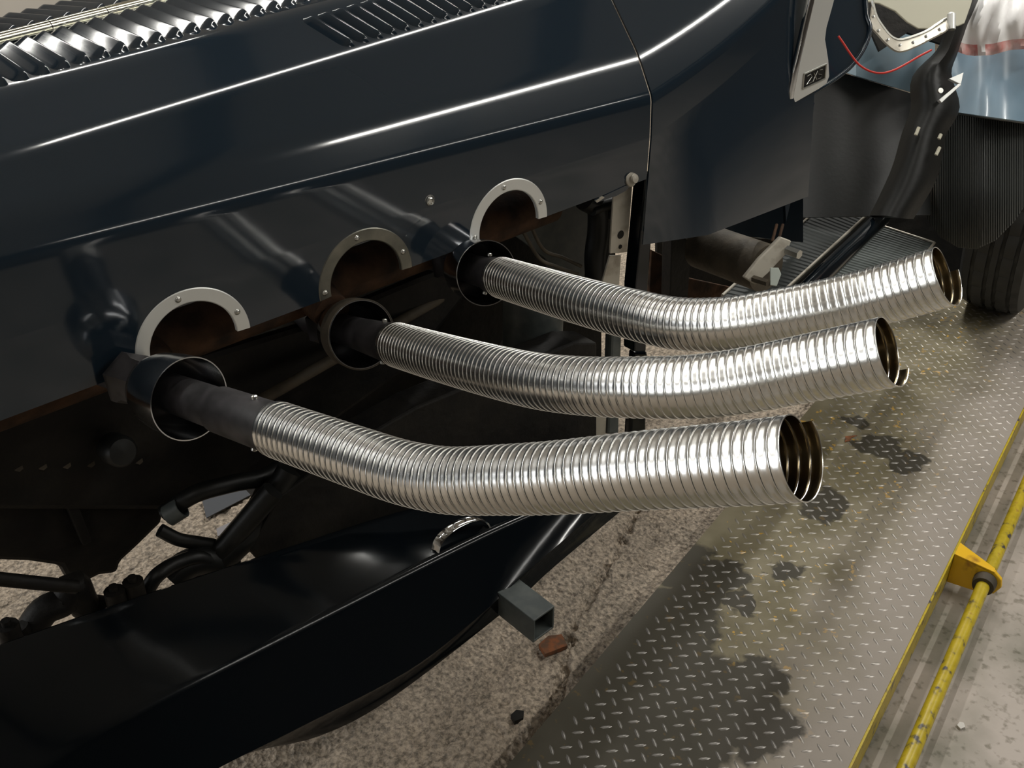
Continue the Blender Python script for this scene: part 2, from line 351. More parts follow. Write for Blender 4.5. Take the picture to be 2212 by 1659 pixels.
for k in range(8):
    extrude('ceiling_beam', [(-4 + 1.6 * k, -6.2, 3.3), (-3.88 + 1.6 * k, -6.2, 3.3), (-3.88 + 1.6 * k, 5.2, 3.3), (-4 + 1.6 * k, 5.2, 3.3)], (0, 0, -.16), M['grimebrown'], cl_)

# ------------------------------------------------------------------ lift platform
plat = empty('lift_platform', 'worn steel chequer plate platform with yellow painted edge under the car', 'ramp', tuple(rampP(1.0, 0, 0)))
def local(o):   # parts built in world space stay there under the shifted Empty
    o.matrix_parent_inverse = plat.matrix_basis.inverted(); return o
def deck():
    U0, U1 = -0.6, 6.0
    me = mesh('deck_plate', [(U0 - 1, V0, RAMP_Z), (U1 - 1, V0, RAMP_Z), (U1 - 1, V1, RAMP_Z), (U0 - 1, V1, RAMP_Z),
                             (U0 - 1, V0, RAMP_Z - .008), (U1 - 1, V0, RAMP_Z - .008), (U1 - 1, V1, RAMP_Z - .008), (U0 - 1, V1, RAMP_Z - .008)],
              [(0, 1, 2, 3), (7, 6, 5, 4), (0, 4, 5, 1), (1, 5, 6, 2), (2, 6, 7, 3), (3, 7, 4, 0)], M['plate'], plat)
    # lugs
    V = []; F = []
    pa, pb = 0.0329, 0.0372; ln, wd_, ht = 0.0118, 0.0034, 0.0016
    a0 = on_z(1800 + .0904 * 1050, 1250 + .0904 * 540, RAMP_Z); u0, v0 = a0 @ RU - 1.0, a0 @ RV
    nu0, nu1 = int((U0 - 1 - u0) / pb), int((4.2 - 1 - u0) / pb)
    for i in range(nu0, nu1):
        for j in range(-8, 14):
            for h in (0, 1):
                u = u0 + (i + .5 * h) * pb; v = v0 + (j + .5 * h) * pa
                if v < V0 + 0.004 or v > V1 - 0.03: continue
                a = math.atan2(-.76, -.65) if h == 0 else math.atan2(.76, -.65)
                ca, sa = math.cos(a), math.sin(a); b = len(V)
                for (x, y, z) in [(-1, 0, 0), (-.45, -1, 0), (.45, -1, 0), (1, 0, 0), (.45, 1, 0), (-.45, 1, 0), (-.6, 0, 1), (-.3, -.35, 1), (.3, -.35, 1), (.6, 0, 1), (.3, .35, 1), (-.3, .35, 1)]:
                    X = x * ln; Y = y * wd_; V.append((u + X * ca - Y * sa, max(v + X * sa + Y * ca, V0 + .001), RAMP_Z + z * ht - (0.0004 if z == 0 else 0)))
                F.append(tuple(b + 6 + k for k in range(6)))
                for k in range(6): F.append((b + k, b + (k + 1) % 6, b + 6 + (k + 1) % 6, b + 6 + k))
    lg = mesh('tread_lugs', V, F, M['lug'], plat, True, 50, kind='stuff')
    fr = extrude('edge_channel', [(U0 - 1, V0 - .004, RAMP_Z - .002), (U1 - 1, V0 - .004, RAMP_Z - .002), (U1 - 1, V0 - .004, 0.012), (U0 - 1, V0 - .004, 0.012)], (0, .012, 0), M['yellow'], plat, label='chipped yellow edge channel')
    fb = extrude('edge_channel', [(U0 - 1, V1 - .012, RAMP_Z - .009), (U1 - 1, V1 - .012, RAMP_Z - .009), (U1 - 1, V1 - .012, 0.012), (U0 - 1, V1 - .012, 0.012)], (0, .012, 0), M['grime'], plat)
    plat.rotation_euler = (0, 0, math.atan2(RU[1], RU[0]))
deck()
plat.location = tuple(RU * 1.0)

# yellow rod running beside the platform and the bracket that carries it
ya = on_z(1972, 1659, 0.062); yb = on_z(2212, 1032, 0.062)
vrod = ((ya @ RV) + (yb @ RV)) / 2
rod = empty('lift_rod', 'long chipped yellow rod running along the platform edge, through a yellow bracket', 'rod', tuple(rampP(1.2, vrod, 0)))
def inrod(o): o.location = -np.array(rampP(1.2, vrod, 0)); return o
inrod(tube('rod', [rampP(u, vrod, 0.062) for u in np.linspace(-0.6, 5, 12)], 0.0133, M['yellow'], rod, 24))
ub = on_z(2130, 1262, 0.062) @ RU
inrod(lathe('rod_collar', rampP(ub - 0.012, vrod, 0.062), RU, [(0, .0134), (0, .021), (.012, .023), (.022, .023), (.022, .0134)], M['grimebrown'], rod, 32, 'rust brown collar where the rod meets the bracket'))
w = V0 - .004 - vrod
gp = [(w, -.040), (w, .036), (.012, .030), (-.012, .027), (-.028, .014), (-.032, -.004), (-.022, -.026), (.004, -.036)]
inrod(extrude('bracket', [rampP(ub + .012, vrod + a, .062 + b) for a, b in gp], RU * 0.010, M['yellow_bright'], rod, 0.002, 'bright yellow bracket plate'))
inrod(extrude('bracket_flange', [rampP(ub + .012, vrod + w, .099), rampP(ub + .058, vrod + w, .099), rampP(ub + .024, vrod - .010, .091), rampP(ub + .012, vrod - .012, .090)], (0, 0, -.006), M['yellow_bright'], rod, 0.001))

# ------------------------------------------------------------------ the car
car = empty('classic_car', 'dark navy vintage car with louvred hood and three flexible polished exhaust hoses', 'car')
TB = math.tan(math.radians(3.889))
def zc(x): return 0.868 + TB * x          # ring centre height along the side
def zbot(x): return zc(x) - 0.0049
RING = [(0.25 * i, 0.868 + TB * .25 * i) for i in range(3)]
RO, RI = 0.0744, 0.0565

# hood lines: straight lines in space through sight points on their vertical planes
def sline(p, q): return lambda x: p + (q - p) * ((x - p[0]) / (q[0] - p[0]))
lA = sline(on_y(480, 445, 0.004), on_y(1180, 268, 0.004))
lB = sline(on_y(540, 335, 0.029), on_y(1390, 115, 0.041))
lC = sline(on_y(130, 300, 0.077), on_y(770, 115, 0.100))
lL = sline(on_y(0, 207, 0.143), on_y(600, 40, 0.172))
lH = sline(on_y(0, 92, 0.26), on_y(317, 12, 0.325))
lN = lambda x: np.array([x, 0.0, 0.5 * zc(x) + 0.5 * lA(x)[2]])
def fillet(P, R, n=7):
    """rounds each inner corner of a polyline by an arc-like quadratic of reach R; the flats stay nearly flat"""
    out = [P[0]]
    for k in range(1, len(P) - 1):
        a, b, c = P[k - 1], P[k], P[k + 1]; r = R[k - 1]
        p = b + nrm(a - b) * min(r, .45 * np.linalg.norm(a - b)); q = b + nrm(c - b) * min(r, .45 * np.linalg.norm(c - b))
        for t in np.linspace(0, 1, n): out.append((1 - t) ** 2 * p + 2 * t * (1 - t) * b + t * t * q)
    out.append(P[-1]); res = [out[0]]
    for q_, (a, b) in enumerate(zip(out[:-1], out[1:])):          # extra points close to both ends of each flat keep it flat when shaded
        if q_ % n == 0:
            u = (b - a) / np.linalg.norm(b - a); res += [a + u * .001, (a + b) / 2, b - u * .001]
        res.append(b)
    return np.array(res)
def prof(x):
    c = fillet([lN(x), lA(x), lB(x), lC(x), lL(x), lH(x)], [.010, .015, .012, .015])
    k = 3 * (7 + 3) - 4; return c[:k + 1], c[k:]
def hood():
    xs = set(np.round(np.arange(-0.80, 0.7901, 0.02), 4)) | {0.79}
    for (cx_, _) in RING:
        for a in np.linspace(0, math.pi, 25): xs.add(round(cx_ + (RI + .002) * math.cos(a), 4))
    xs = sorted(x for x in xs if x <= .79)
    rows = []
    for x in xs:
        zb = zbot(x)
        for (cx_, cz) in RING:
            if abs(x - cx_) < RI + .002 + 1e-6: zb = max(zb, cz + math.sqrt(max((RI + .002) ** 2 - (x - cx_) ** 2, 0)))
        c1, c2 = prof(x); zt = c1[0][2]
        low = [np.array([x, 0.0, zb + (zt - zb) * t]) for t in np.linspace(0, 1, 5)[:-1]]
        H = c2[-1]; far = [H + np.array([-.0276 * k, .096 * k, -.006 * k * k]) for k in (.4, .8, 1.2, 1.6, 2.0)]
        rows.append(low + list(c1) + list(c2[1:]) + far)
    o = grid('hood_panel', rows, M['paint'], car, True, 60); solid(o, 0.0025, 1 if False else -1); return o
hoodp = hood()
# radiator shell closing the front of the hood, outside the frame
def shell():
    x = -.80; c1, c2 = prof(x); p = [np.array([x, 0.0, .55])] + [np.array([x, 0.0, zbot(x)])] + list(c1) + list(c2)
    cx0 = lH(x)[1]; p2 = p + [np.array([q[0], 2 * cx0 - q[1], q[2]]) for q in p[::-1]]
    o = extrude('radiator_shell', p2, (-.10, -.0287, 0), M['chrome'], car, .006)
    extrude('radiator_core', [np.array([-.905, y, z]) for y, z in ((.03, .58), (2 * cx0 - .06, .58), (2 * cx0 - .06, 1.02), (.03, 1.02))], (-.01, 0, 0), M['grime'], o)
shell()

def surf(x, t):
    """t 0..1 from line L (louvre foot) to hinge; <0 down to line C"""
    return None

def louvre(name, p0, p1, w_dir, width, h, upv, parent, me=None):
    """raised scoop from foot p0 to head p1, rising along w_dir and dropping sharply at its rear"""
    p0 = np.asarray(p0); p1 = np.asarray(p1); L_ = np.linalg.norm(p1 - p0); d = (p1 - p0) / L_
    prof_ = [(0, 0), (.10, .10), (.3, .36), (.5, .62), (.68, .84), (.80, .96), (.86, 1.0), (.89, .97), (.91, .82), (.93, .4), (.95, .0)]
    end = [(0, 0), (.003, .25), (.007, .60), (.0105, .86), (.014, .97), (.019, 1.0)]
    ts = [e for e in end] + [(L_ * .5, 1.0)] + [(L_ - a, b) for a, b in end[::-1]]
    G = []
    for (s, k) in ts:
        row = []
        for (a, b) in prof_:
            a2 = .86 + (a - .86) * (0.80 + .20 * k)
            row.append(p0 + d * s + w_dir * (a2 * width) + upv * (b * k * h - .0006))
        G.append(row)
    return grid(name, G, M['paint'], parent, True, 45)

# first row: between hinge and shoulder; feet measured on the photograph's row of louvre tips
W = nrm(lH(.1) - lH(0)); UPN = nrm(np.array([-.04, -.12, 1]))
ulen = lambda x: lH(x)
def zsurf(x, y):
    c2 = prof(x)[1]; return float(np.interp(y, c2[:, 1], c2[:, 2]))
def on_hood(px, py):
    d = ray(px, py); best = None
    for y in np.linspace(.05, .38, 331):
        p = CAM + d * ((y - CAM[1]) / d[1])
        if p[2] < zsurf(p[0], p[1]) and p[1] < lH(p[0])[1]: return p
    return on_y(px, py, .14)
fa, fb = on_hood(80, 179), on_hood(333, 105)
pit = np.linalg.norm(fb - fa) / 6.0
for k in range(-22, 24):
    foot = fa + (fb - fa) / 6.0 * k
    if foot[0] > 0.52: break
    perp = np.array([-.2763, .9611, 0])
    s_ = (lH(foot[0])[1] - foot[1]) / (0.9611 + .2763 * .31)
    foot[2] = zsurf(foot[0], foot[1]) + .0015; head = foot + perp * (s_ - .012); head[2] = lH(head[0])[2] + .0005
    louvre('louver', foot, head, W, pit, .011, UPN, hoodp)
# far side of the hinge
for k in range(-20, 14):
    h0 = lH(-.16 + k * pit); a = h0 + np.array([-.0276, .096, 0]) * .22; b = h0 + np.array([-.0276, .096, 0]) * 1.45 + np.array([0, 0, -.008])
    louvre('louver', a, b, W, pit, .010, np.array([0, .05, 1.0]), hoodp)
# second row on the shoulder further back, between lines C and L
WC = nrm(lC(.1) - lC(0)); n2 = nrm(np.cross(WC, lL(.4) - lC(.4)));
if n2[2] < 0: n2 = -n2
for k in range(0, 24):
    f = lC(.302 + k * .0235); f = f + (lL(f[0]) - f) * .07
    t = lL(f[0] - .045); f2 = f + (t - f) * .90
    louvre('louver', f, f2, WC, .0235, .010, n2, hoodp)

# piano hinge along the centre line
hs = 0.083
for k in range(-8, 12):
    a = lH(-.0935 + (k - 1) * hs / 1.04) + np.array([0, 0, .004]); b = lH(-.0935 + k * hs / 1.04 - .0012) + np.array([0, 0, .004])
    kn = tube('hinge_knuckle', [a, b], .0078, M['hinge'], hoodp, 20)
lf = [lH(x) + np.array([0, s * .016, .0012]) for x, s in ((-.79, -1), (.78, -1), (.78, 1), (-.79, 1))]
extrude('hinge_leaf', lf, (0, 0, .0012), M['hinge'], hoodp)

# trim rings round the three exhaust cut-outs
def ring(i):
    cx_, cz = RING[i]; d0 = .0049 / RO; a0 = -math.asin(.0049 / RO) + math.atan(TB); V = []; F = []
    N = 56; a1 = math.pi + math.asin(.0049 / RO) + math.atan(TB)
    pr = [(RO, 0.0), (RO, -.0022), (RO - .0012, -.0030), (RI + .0012, -.0030), (RI, -.0022), (RI, .0035), (RI + .001, .0035), (RI + .001, 0.0)]
    for k in range(N + 1):
        a = a0 + (a1 - a0) * k / N
        for (r, y) in pr:
            V.append((cx_ + r * math.cos(a), y - .0003, cz + r * math.sin(a)))
    n = len(pr)
    for k in range(N):
        for j in range(n):
            F.append((k * n + j, k * n + (j + 1) % n, (k + 1) * n + (j + 1) % n, (k + 1) * n + j))
    F.append(tuple(range(n))); F.append(tuple(N * n + j for j in range(n))[::-1])
    o = mesh('trim_ring', V, F, M['ring_shade' if i == 1 else 'ring'], hoodp, True, 30, 'middle trim ring, shade painted into its metal' if i == 1 else None); fixn(o)
    for a in (math.radians(24), math.radians(100), math.radians(180)):
        r = (RO + RI) / 2
        lathe('rivet', (cx_ + r * math.cos(a), -.0030, cz + r * math.sin(a)), (0, -1, 0), [(0, .0042), (.0012, .0038), (.0022, .0025), (.0027, .0008), (.0027, .0)], M['steel'], hoodp, 14)
for i in range(3): ring(i)
sc_ = on_y(927, 434, 0)
lathe('hood_screw', sc_, (0, -1, 0), [(0, .0108), (.0012, .0105), (.002, .0078), (.0012, .0068), (.004, .0060), (.005, .0045), (.003, .0030), (.003, 0)], M['steel'], hoodp, 28)

# ------------------------------------------------------------------ cowl and body side
def cowl():
    rows = []
    for x in np.linspace(.794, 1.36, 16):
        t = (x - .794)
        c1, c2 = prof(.79); A, B_, C_ = lA(.79), lB(.79), lC(.79)
        dy = .20 * t; rise = .16 * t + .25 * t * t
        sh = np.array([x - .79, dy, rise])
        low = []
        zl = .80 - .10 * t
        for s in np.linspace(0, 1, 8)[:-1]:
            z = zl + (c1[0][2] + rise * .8 - zl) * s
            low.append(np.array([x, dy - .045 * (1 - s) * min(1, t / .15), z]))
        rows.append(low + [p + sh for p in c1] + [p + sh for p in c2[1:]])
    o = grid('cowl_panel', rows, M['paint'], car, True, 60); solid(o, .003, -1)
cowl()
# lower body side behind the hood, dark and glossy, down to the sill
def body_side():
    rows = []
    for px in np.linspace(1405, 1735, 12):
        r = []
        for s in np.linspace(0, 1, 10):
            py0 = 330 - (px - 1405) * .1; py1 = 490 + (px - 1405) * .10
            py = py0 + (py1 - py0) * s; k = (px - 1405) / 330
            dep = 1.86 + .50 * k + .10 * math.sin(s * 2.2) + .012 * math.sin(k * 8)
            r.append(at(px, py, dep))
        rows.append(r)
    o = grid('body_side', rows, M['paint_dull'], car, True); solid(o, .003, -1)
body_side()

# polished pillar foot with a framed badge
def PB(px, py): return on_y(px, py, 0.075)
pol = [(1757, -60), (1818, -60), (1800, 10), (1786, 60), (1783, 85), (1790, 130), (1792, 165), (1786, 180), (1770, 192), (1716, 223), (1708, 222), (1704, 212)]
br = extrude('windscreen_bracket', [PB(*p) for p in pol], (0.001, .006, 0), M['ring'], car, 0.002, 'polished aluminium bracket with a framed badge')
tube('polished_edge', [PB(a, b) + np.array([0, .001, 0]) for a, b in [(1762, -60), (1752, 0), (1738, 60), (1722, 130), (1709, 195), (1708, 212)]], [.0075] * 5 + [.006], M['chrome'], br, 16, label='bright polished edge of the bracket')
fr_ = [(1736, 160), (1784, 138), (1781, 170), (1733, 192)]
c_ = [PB(*p) for p in fr_]
for a, b in zip(c_, c_[1:] + c_[:1]):
    tube('badge_frame', [a + np.array([0, -.001, 0]), b + np.array([0, -.001, 0])], .0016, M['steel'], br, 8)
extrude('badge_plate', [p + np.array([0, -.0006, 0]) for p in c_], (0, .002, 0), M['grime'], br)
e1 = (c_[1] - c_[0]); e2 = (c_[0] - c_[3]); cm = np.mean(c_, axis=0) + np.array([0, -.0012, 0])
for mk in [[(-.36, .25), (-.2, .3), (-.12, .1), (-.34, -.3), (-.1, -.3)], [(-.06, .3), (.12, -.3)], [(.12, .3), (-.06, -.3)], [(.34, .25), (.2, .3), (.17, .05), (.33, -.1), (.3, -.3), (.16, -.28)]]:
    tube('badge_mark', [cm + e1 * a + e2 * b for a, b in mk], .0009, M['steel'], br, 6)

# ------------------------------------------------------------------ exhausts
HOSE = [
 [[-0.0397, -0.2752, 0.9019], [-0.0215, -0.3693, 0.9178], [-0.0124, -0.4183, 0.9264], [-0.0035, -0.4661, 0.9354], [0.0044, -0.5021, 0.9446], [0.0128, -0.5344, 0.9556], [0.0259, -0.5775, 0.9751], [0.041, -0.6272, 0.9986], [0.0592, -0.6852, 1.0285], [0.075, -0.7359, 1.054], [0.0866, -0.7724, 1.0724], [0.0945, -0.7954, 1.0844]],
 [[0.2109, -0.1169, 0.8486], [0.1984, -0.246, 0.8874], [0.1914, -0.3524, 0.9191], [0.1906, -0.4338, 0.9431], [0.1969, -0.5006, 0.9657], [0.2088, -0.5564, 0.986], [0.2241, -0.603, 1.0025], [0.2431, -0.6441, 1.021], [0.2668, -0.6902, 1.046], [0.285, -0.74, 1.0747]],
 [[0.4121, -0.0757, 0.8736], [0.3884, -0.1951, 0.9043], [0.3704, -0.308, 0.9315], [0.3633, -0.3984, 0.9515], [0.3646, -0.4526, 0.9626], [0.3721, -0.4958, 0.9753], [0.3836, -0.5315, 0.9891], [0.4112, -0.589, 1.0157], [0.4382, -0.6387, 1.042], [0.4576, -0.6917, 1.0763]]]
def hose(P, parent, phi_end, ext, cut, pitch=0.0081, R=0.029):
    C = catmull(np.array(P), 40); seg = np.linalg.norm(np.diff(C, axis=0), axis=1); s = np.r_[0, np.cumsum(seg)]; Ltot = s[-1]
    turns = int(Ltot / pitch) - cut; K = 60
    prof_ = [(-.16, .960), (-.06, .974), (.05, .983), (.3, .985), (.6, .987), (.86, .990), (.91, .997), (.95, 1.0), (.99, .998), (1.01, .982), (.97, .965)]
    n = turns * K; m_ = len(prof_)
    ph = phi_end - 2 * math.pi * turns + 2 * math.pi * np.arange(n + 1) / K
    base = Ltot + ext - pitch - turns * pitch + pitch * np.arange(n + 1) / K
    V = np.zeros((n + 1, m_, 3))
    for j, (a, r) in enumerate(prof_):
        ss = base + a * pitch; sc = np.clip(ss, 0, Ltot)
        c = np.stack([np.interp(sc, s, C[:, i]) for i in range(3)], -1)
        e = 0.012
        T = np.stack([np.interp(np.clip(sc + e, 0, Ltot), s, C[:, i]) - np.interp(np.clip(sc - e, 0, Ltot), s, C[:, i]) for i in range(3)], -1)
        T /= np.linalg.norm(T, axis=1)[:, None]; c = c + T * (ss - sc)[:, None]
        up = np.array([0, 0, 1.0]) - T * T[:, 2:3]; up /= np.linalg.norm(up, axis=1)[:, None]; far = np.cross(up, T)
        V[:, j] = c + R * r * (np.cos(ph)[:, None] * far + np.sin(ph)[:, None] * up)
    I = np.arange((n + 1) * m_).reshape(n + 1, m_)
    Q = np.stack([I[:-1, :-1], I[1:, :-1], I[1:, 1:], I[:-1, 1:]], -1).reshape(-1, 4)
    me = bpy.data.meshes.new('flexible_hose'); me.vertices.add(V.size // 3); me.vertices.foreach_set('co', V.astype(np.float32).ravel())
    me.loops.add(Q.size); me.loops.foreach_set('vertex_index', Q.ravel().astype(np.int32)); me.polygons.add(len(Q))
    me.polygons.foreach_set('loop_start', np.arange(0, Q.size, 4, dtype=np.int32)); me.polygons.foreach_set('use_smooth', np.ones(len(Q), bool)); me.update(calc_edges=True)
    try: me.set_sharp_from_angle(angle=math.radians(50))
    except Exception: pass
    return link('flexible_hose', me, parent, M['hose'])

OPEN = [((405, 853), 0.0475), ((757, 712), 0.0475), ((1050, 590), 0.0475)]
for i, P in enumerate(HOSE):
    P = np.array(P); T0 = nrm(P[1] - P[0]); s0 = P[0]
    mouth = s0 - T0 * (0.137, 0.090, 0.022)[i]      # plane of the collar's mouth
    back = mouth - T0 * .12
    inner = back + (-T0) * 0.10
    pipe = tube('exhaust_pipe', [inner - T0 * .05, back, mouth] + ([s0 - T0 * .082, s0 - T0 * .078] if i == 0 else []) + [s0, s0 + T0 * .03],
                [.021, .021, .0225] + ([.0228, .0255] if i == 0 else []) + [.0262, .0262], M['blackpipe'], car, 40,
                label=('long', 'middle length', 'short')[i] + ' black exhaust pipe leading into a flexible steel hose')
    lathe('collar', mouth, T0, [(-.085, .021), (-.080, .030), (-.070, .038), (-.055, .043), (-.03, .0462), (0, .0475), (0, .0462), (-.03, .045), (-.055, .0415), (-.07, .034), (-.078, .024)], M['collar'], pipe, 64)
    lathe('flange', mouth - T0 * .13, T0, [(0, .0), (0, .034), (.012, .034), (.018, .029), (.045, .028), (.045, 0)], M['blackpipe'], pipe, 6, 'dusty hexagonal flange')
    if i == 1:
        lathe('collar_band', mouth, T0, [(-.030, .0466), (-.030, .0480), (.0005, .0492), (.0005, .0478)], M['grimebrown'], pipe, 64)
    up = nrm(np.array([0, 0, 1]) - T0 * T0[2]); sd = np.cross(up, T0)
    for a in (1.45, 4.3):
        p = s0 - T0 * .012 + (up * math.sin(a) + sd * math.cos(a)) * .026
        lathe('hose_screw', p, up * math.sin(a) + sd * math.cos(a), [(0, .0035), (.003, .0035), (.0042, .002), (.0042, 0)], M['steel'], pipe, 10)
    h = hose(P, pipe, (math.radians(28), math.radians(-55), math.radians(-10))[i], (.010, .010, .006)[i], (1, 1, 2)[i])

# ------------------------------------------------------------------ side apron below the engine
def apron():
    def row(pts, ys):
        return catmull([on_y(a, b, y) for (a, b), y in zip(pts, ys)], 6)
    top = row([(-60, 1420), (0, 1400), (200, 1330), (400, 1262), (640, 1183), (860, 1112), (1100, 1050), (1330, 1000)], [.0] * 8)
    cre = row([(-40, 1745), (100, 1652), (240, 1565), (350, 1508), (700, 1330), (1050, 1150), (1230, 1070), (1400, 1000)], [-.10] * 8)
    l3 = row([(180, 1830), (300, 1755), (480, 1655), (640, 1575), (880, 1450), (1030, 1335), (1150, 1225), (1400, 1010)], [-.165, -.165, -.165, -.165, -.165, -.16, -.15, -.12])
    bot = row([(200, 1860), (380, 1760), (500, 1640), (690, 1590), (850, 1505), (1100, 1312), (1200, 1222), (1400, 1055)], [-.155, -.155, -.155, -.155, -.155, -.15, -.14, -.11])
    n = len(top); rows = []
    for i in range(n):
        T_, C_, L_, B_ = top[i], cre[i], l3[i], bot[i]
        r = [T_ + np.array([0, .012, -.004]), T_ + np.array([0, .004, .001])]
        for s in (.05, .35, .65, .93, .965): r.append(T_ + (C_ - T_) * s)
        d1 = L_ - C_
        r += [C_ + (T_ - C_) * .018 + (L_ - C_) * .018, C_ + d1 * .05, C_ + d1 * .1, C_ + d1 * .4, C_ + d1 * .93, L_]
        r += [L_ + (B_ - L_) * .15 + np.array([0, .003, 0]), L_ + (B_ - L_) * .6, B_]
        rows.append(r)
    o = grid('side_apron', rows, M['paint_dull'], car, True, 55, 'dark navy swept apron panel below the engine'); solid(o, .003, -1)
    return o
ap = apron()
# bright half ring set in the apron
arcp = [(932, 1186), (938, 1166), (955, 1145), (978, 1128), (1004, 1117), (1024, 1114), (1038, 1118), (1046, 1130)]
A_ = catmull([on_y(a, b, -.085) for a, b in arcp], 6)
G = [[p + np.array([0, 0, 0]), p + np.array([.003, -.006, .000]), p + np.array([.006, -.011, -.006])] for p in A_]
o = grid('trim_arc', G, M['chrome'], ap, True, None, 'bright chrome arc on the apron'); solid(o, .0025)

# square tube carrying the apron
tp = on_y(1153, 1341, -.235)
tq = on_y(1088, 1305, -.235); ex = np.array([1.0, .10, .0]) * .0235
dirv = nrm(np.array([-.06, 1.0, 0.02]))
def sqt():
    c = tp + ex + np.array([0, 0, -.0235]); w_ = .0235; V = []; F = []
    for s in (0, .14):
        for k, (a, b) in enumerate([(-1, -1), (1, -1), (1, 1), (-1, 1)]):
            V.append(c + dirv * s + ex * a + np.array([0, 0, w_ * b]))
        for k, (a, b) in enumerate([(-1, -1), (1, -1), (1, 1), (-1, 1)]):
            V.append(c + dirv * s + ex * a * .84 + np.array([0, 0, w_ * b * .84]))
    for k in range(4):
        k2 = (k + 1) % 4
        F += [(k, k2, 8 + k2, 8 + k), (4 + k, 12 + k, 12 + k2, 4 + k2), (k, 4 + k, 4 + k2, k2), (8 + k, 8 + k2, 12 + k2, 12 + k)]
    o = mesh('support_tube', V, F, M['tube'], car, label='grey square steel tube end under the apron'); fixn(o); bevel(o, .0012)
sqt()

# ------------------------------------------------------------------ engine bay
def blk(name, pts, y, dy, m, parent=car, bev=.006, label=None):
    return extrude(name, [on_y(a, b, y) for a, b in pts], (0, dy, 0), m, parent, bev, label)
# engine block and sump: dark mass filling the left of the bay
eb = blk('engine_block', [(-260, 860), (60, 860), (330, 800), (660, 700), (900, 600), (1010, 560), (1010, 640), (880, 800), (700, 930), (620, 1012), (500, 1050), (420, 1070), (350, 1105), (-260, 1105)], .15, .40, M['grime'], bev=.01)
sm = blk('oil_sump', [(-260, 1000), (360, 1000), (352, 1130), (300, 1180), (262, 1215), (255, 1240), (215, 1245), (175, 1265), (150, 1262), (130, 1225), (60, 1215), (-260, 1205)], .17, .30, M['grime'], bev=.008)
for k in range(6):
    x = 40 + k * 52
    tube('sump_bolt', [on_y(x, 1010 - k * 3, .165), on_y(x, 1010 - k * 3, .15)], .006, M['grimebrown'], sm, 6)
blk('crankcase_rib', [(120, 1040), (150, 1040), (200, 1170), (180, 1180)], .155, .02, M['grime'], eb, .002)
blk('gearbox_casing', [(600, 1005), (600, 860), (720, 770), (840, 710), (1020, 620), (1300, 620), (1300, 860), (1062, 868), (1050, 882), (985, 862), (962, 846), (948, 832), (900, 860), (880, 870)], .36, .10, M['grime'], bev=.002)
blk('gearbox_casing', [(600, 1005), (880, 870), (898, 884), (918, 882), (960, 852), (985, 862), (993, 890), (1040, 908), (1062, 868), (1300, 860), (1300, 1000), (1120, 1050), (900, 1100), (740, 1130), (735, 1050), (676, 1088), (640, 1130), (580, 1110)], .34, .10, M['grime'], bev=.002)
# long manifold casting seen through the cut-outs
man = tube('exhaust_manifold', [np.array([x, .115, zc(x) - .045]) for x in np.linspace(-.45, .68, 10)], .036, M['rust'], car, 18, label='rusty brown exhaust manifold')
for i in range(3):
    cx_, cz = RING[i]; tube('manifold_branch', [np.array([cx_ - .03, .135, cz - .04]), np.array([cx_ - .035, .04, cz - .055])], [.034, .027], M['rust'], man, 16)
extrude('heat_shield', [(-.78, .22, .80), (.72, .26, .86), (.72, .26, 1.02), (-.78, .22, .95)], (0, .004, 0), M['grime'], car)
blk('inner_wing', [(960, 400), (1330, 330), (1330, 640), (960, 640)], .30, .01, M['grime'], bev=.002)
# diagonal chassis rods
def rods(name, a, b, ya_, yb_, r, m, label=None):
    return tube(name, [on_y(*a, ya_), on_y(*b, yb_)], r, m, car, 14, label=label)
rods('steering_rod', (545, 875), (960, 640), .10, .16, .009, M['grimebrown'])
rods('steering_rod', (640, 1040), (1010, 800), .10, .14, .011, M['grimebrown'])
rods('chassis_rod', (590, 1060), (470, 1200), .03, .06, .017, M['rubber'])
rods('track_rod', (-60, 1245), (165, 1268), .03, .03, .009, M['grime'])
# lower members
ch = blk('chassis_rail', [(600, 1075), (760, 960), (900, 880), (1240, 740), (1290, 740), (1290, 1000), (1120, 1060), (860, 1112), (640, 1180), (560, 1215), (540, 1190)], .03, .06, M['grime'], bev=.004)
for a in [(250, 1290), (290, 1270), (20, 1365)]:
    lathe('bolt_boss', on_y(a[0], a[1], .03), (0, 0, 1), [(-.04, .014), (.012, .014), (.012, .006), (.02, .006), (.02, 0)], M['grime'], car, 12)
arm = tube('suspension_arm', catmull([on_y(a, b, .06) for a, b in [(60, 1370), (95, 1320), (140, 1298), (160, 1262), (185, 1310), (225, 1320), (240, 1345)]], 5), [.02] * 31, M['grime'], car, 12)
tube('ball_joint', catmull([on_y(a, b, .05) for a, b in [(44, 1352), (52, 1362), (60, 1372)]], 4), .010, M['grime'], car, 12)
# rubber hoses
def rh(name, pts, ys, r, m='rubber', label=None):
    return tube(name, catmull([on_y(a, b, y) for (a, b), y in zip(pts, ys)], 8), r, M[m], car, 14, label=label)
rh('coolant_hose', [(355, 1110), (420, 1068), (500, 1045), (570, 1030), (640, 985)], [.10, .08, .08, .09, .1], .013)
rh('coolant_hose', [(625, 1015), (600, 1060), (570, 1120), (520, 1172), (470, 1215), (400, 1245)], [.05, .05, .05, .05, .06, .08], .019)
rh('brake_hose', [(345, 1145), (385, 1165), (425, 1172), (470, 1180), (500, 1195)], [.08, .07, .07, .07, .07], .010)
rh('brake_hose', [(310, 1292), (325, 1262), (345, 1238), (385, 1215), (430, 1205), (480, 1225), (520, 1245)], [.04, .04, .04, .05, .05, .05, .05], .011)
rh('coolant_hose', [(370, 1250), (400, 1222), (440, 1210), (500, 1222)], [.06] * 4, .022)
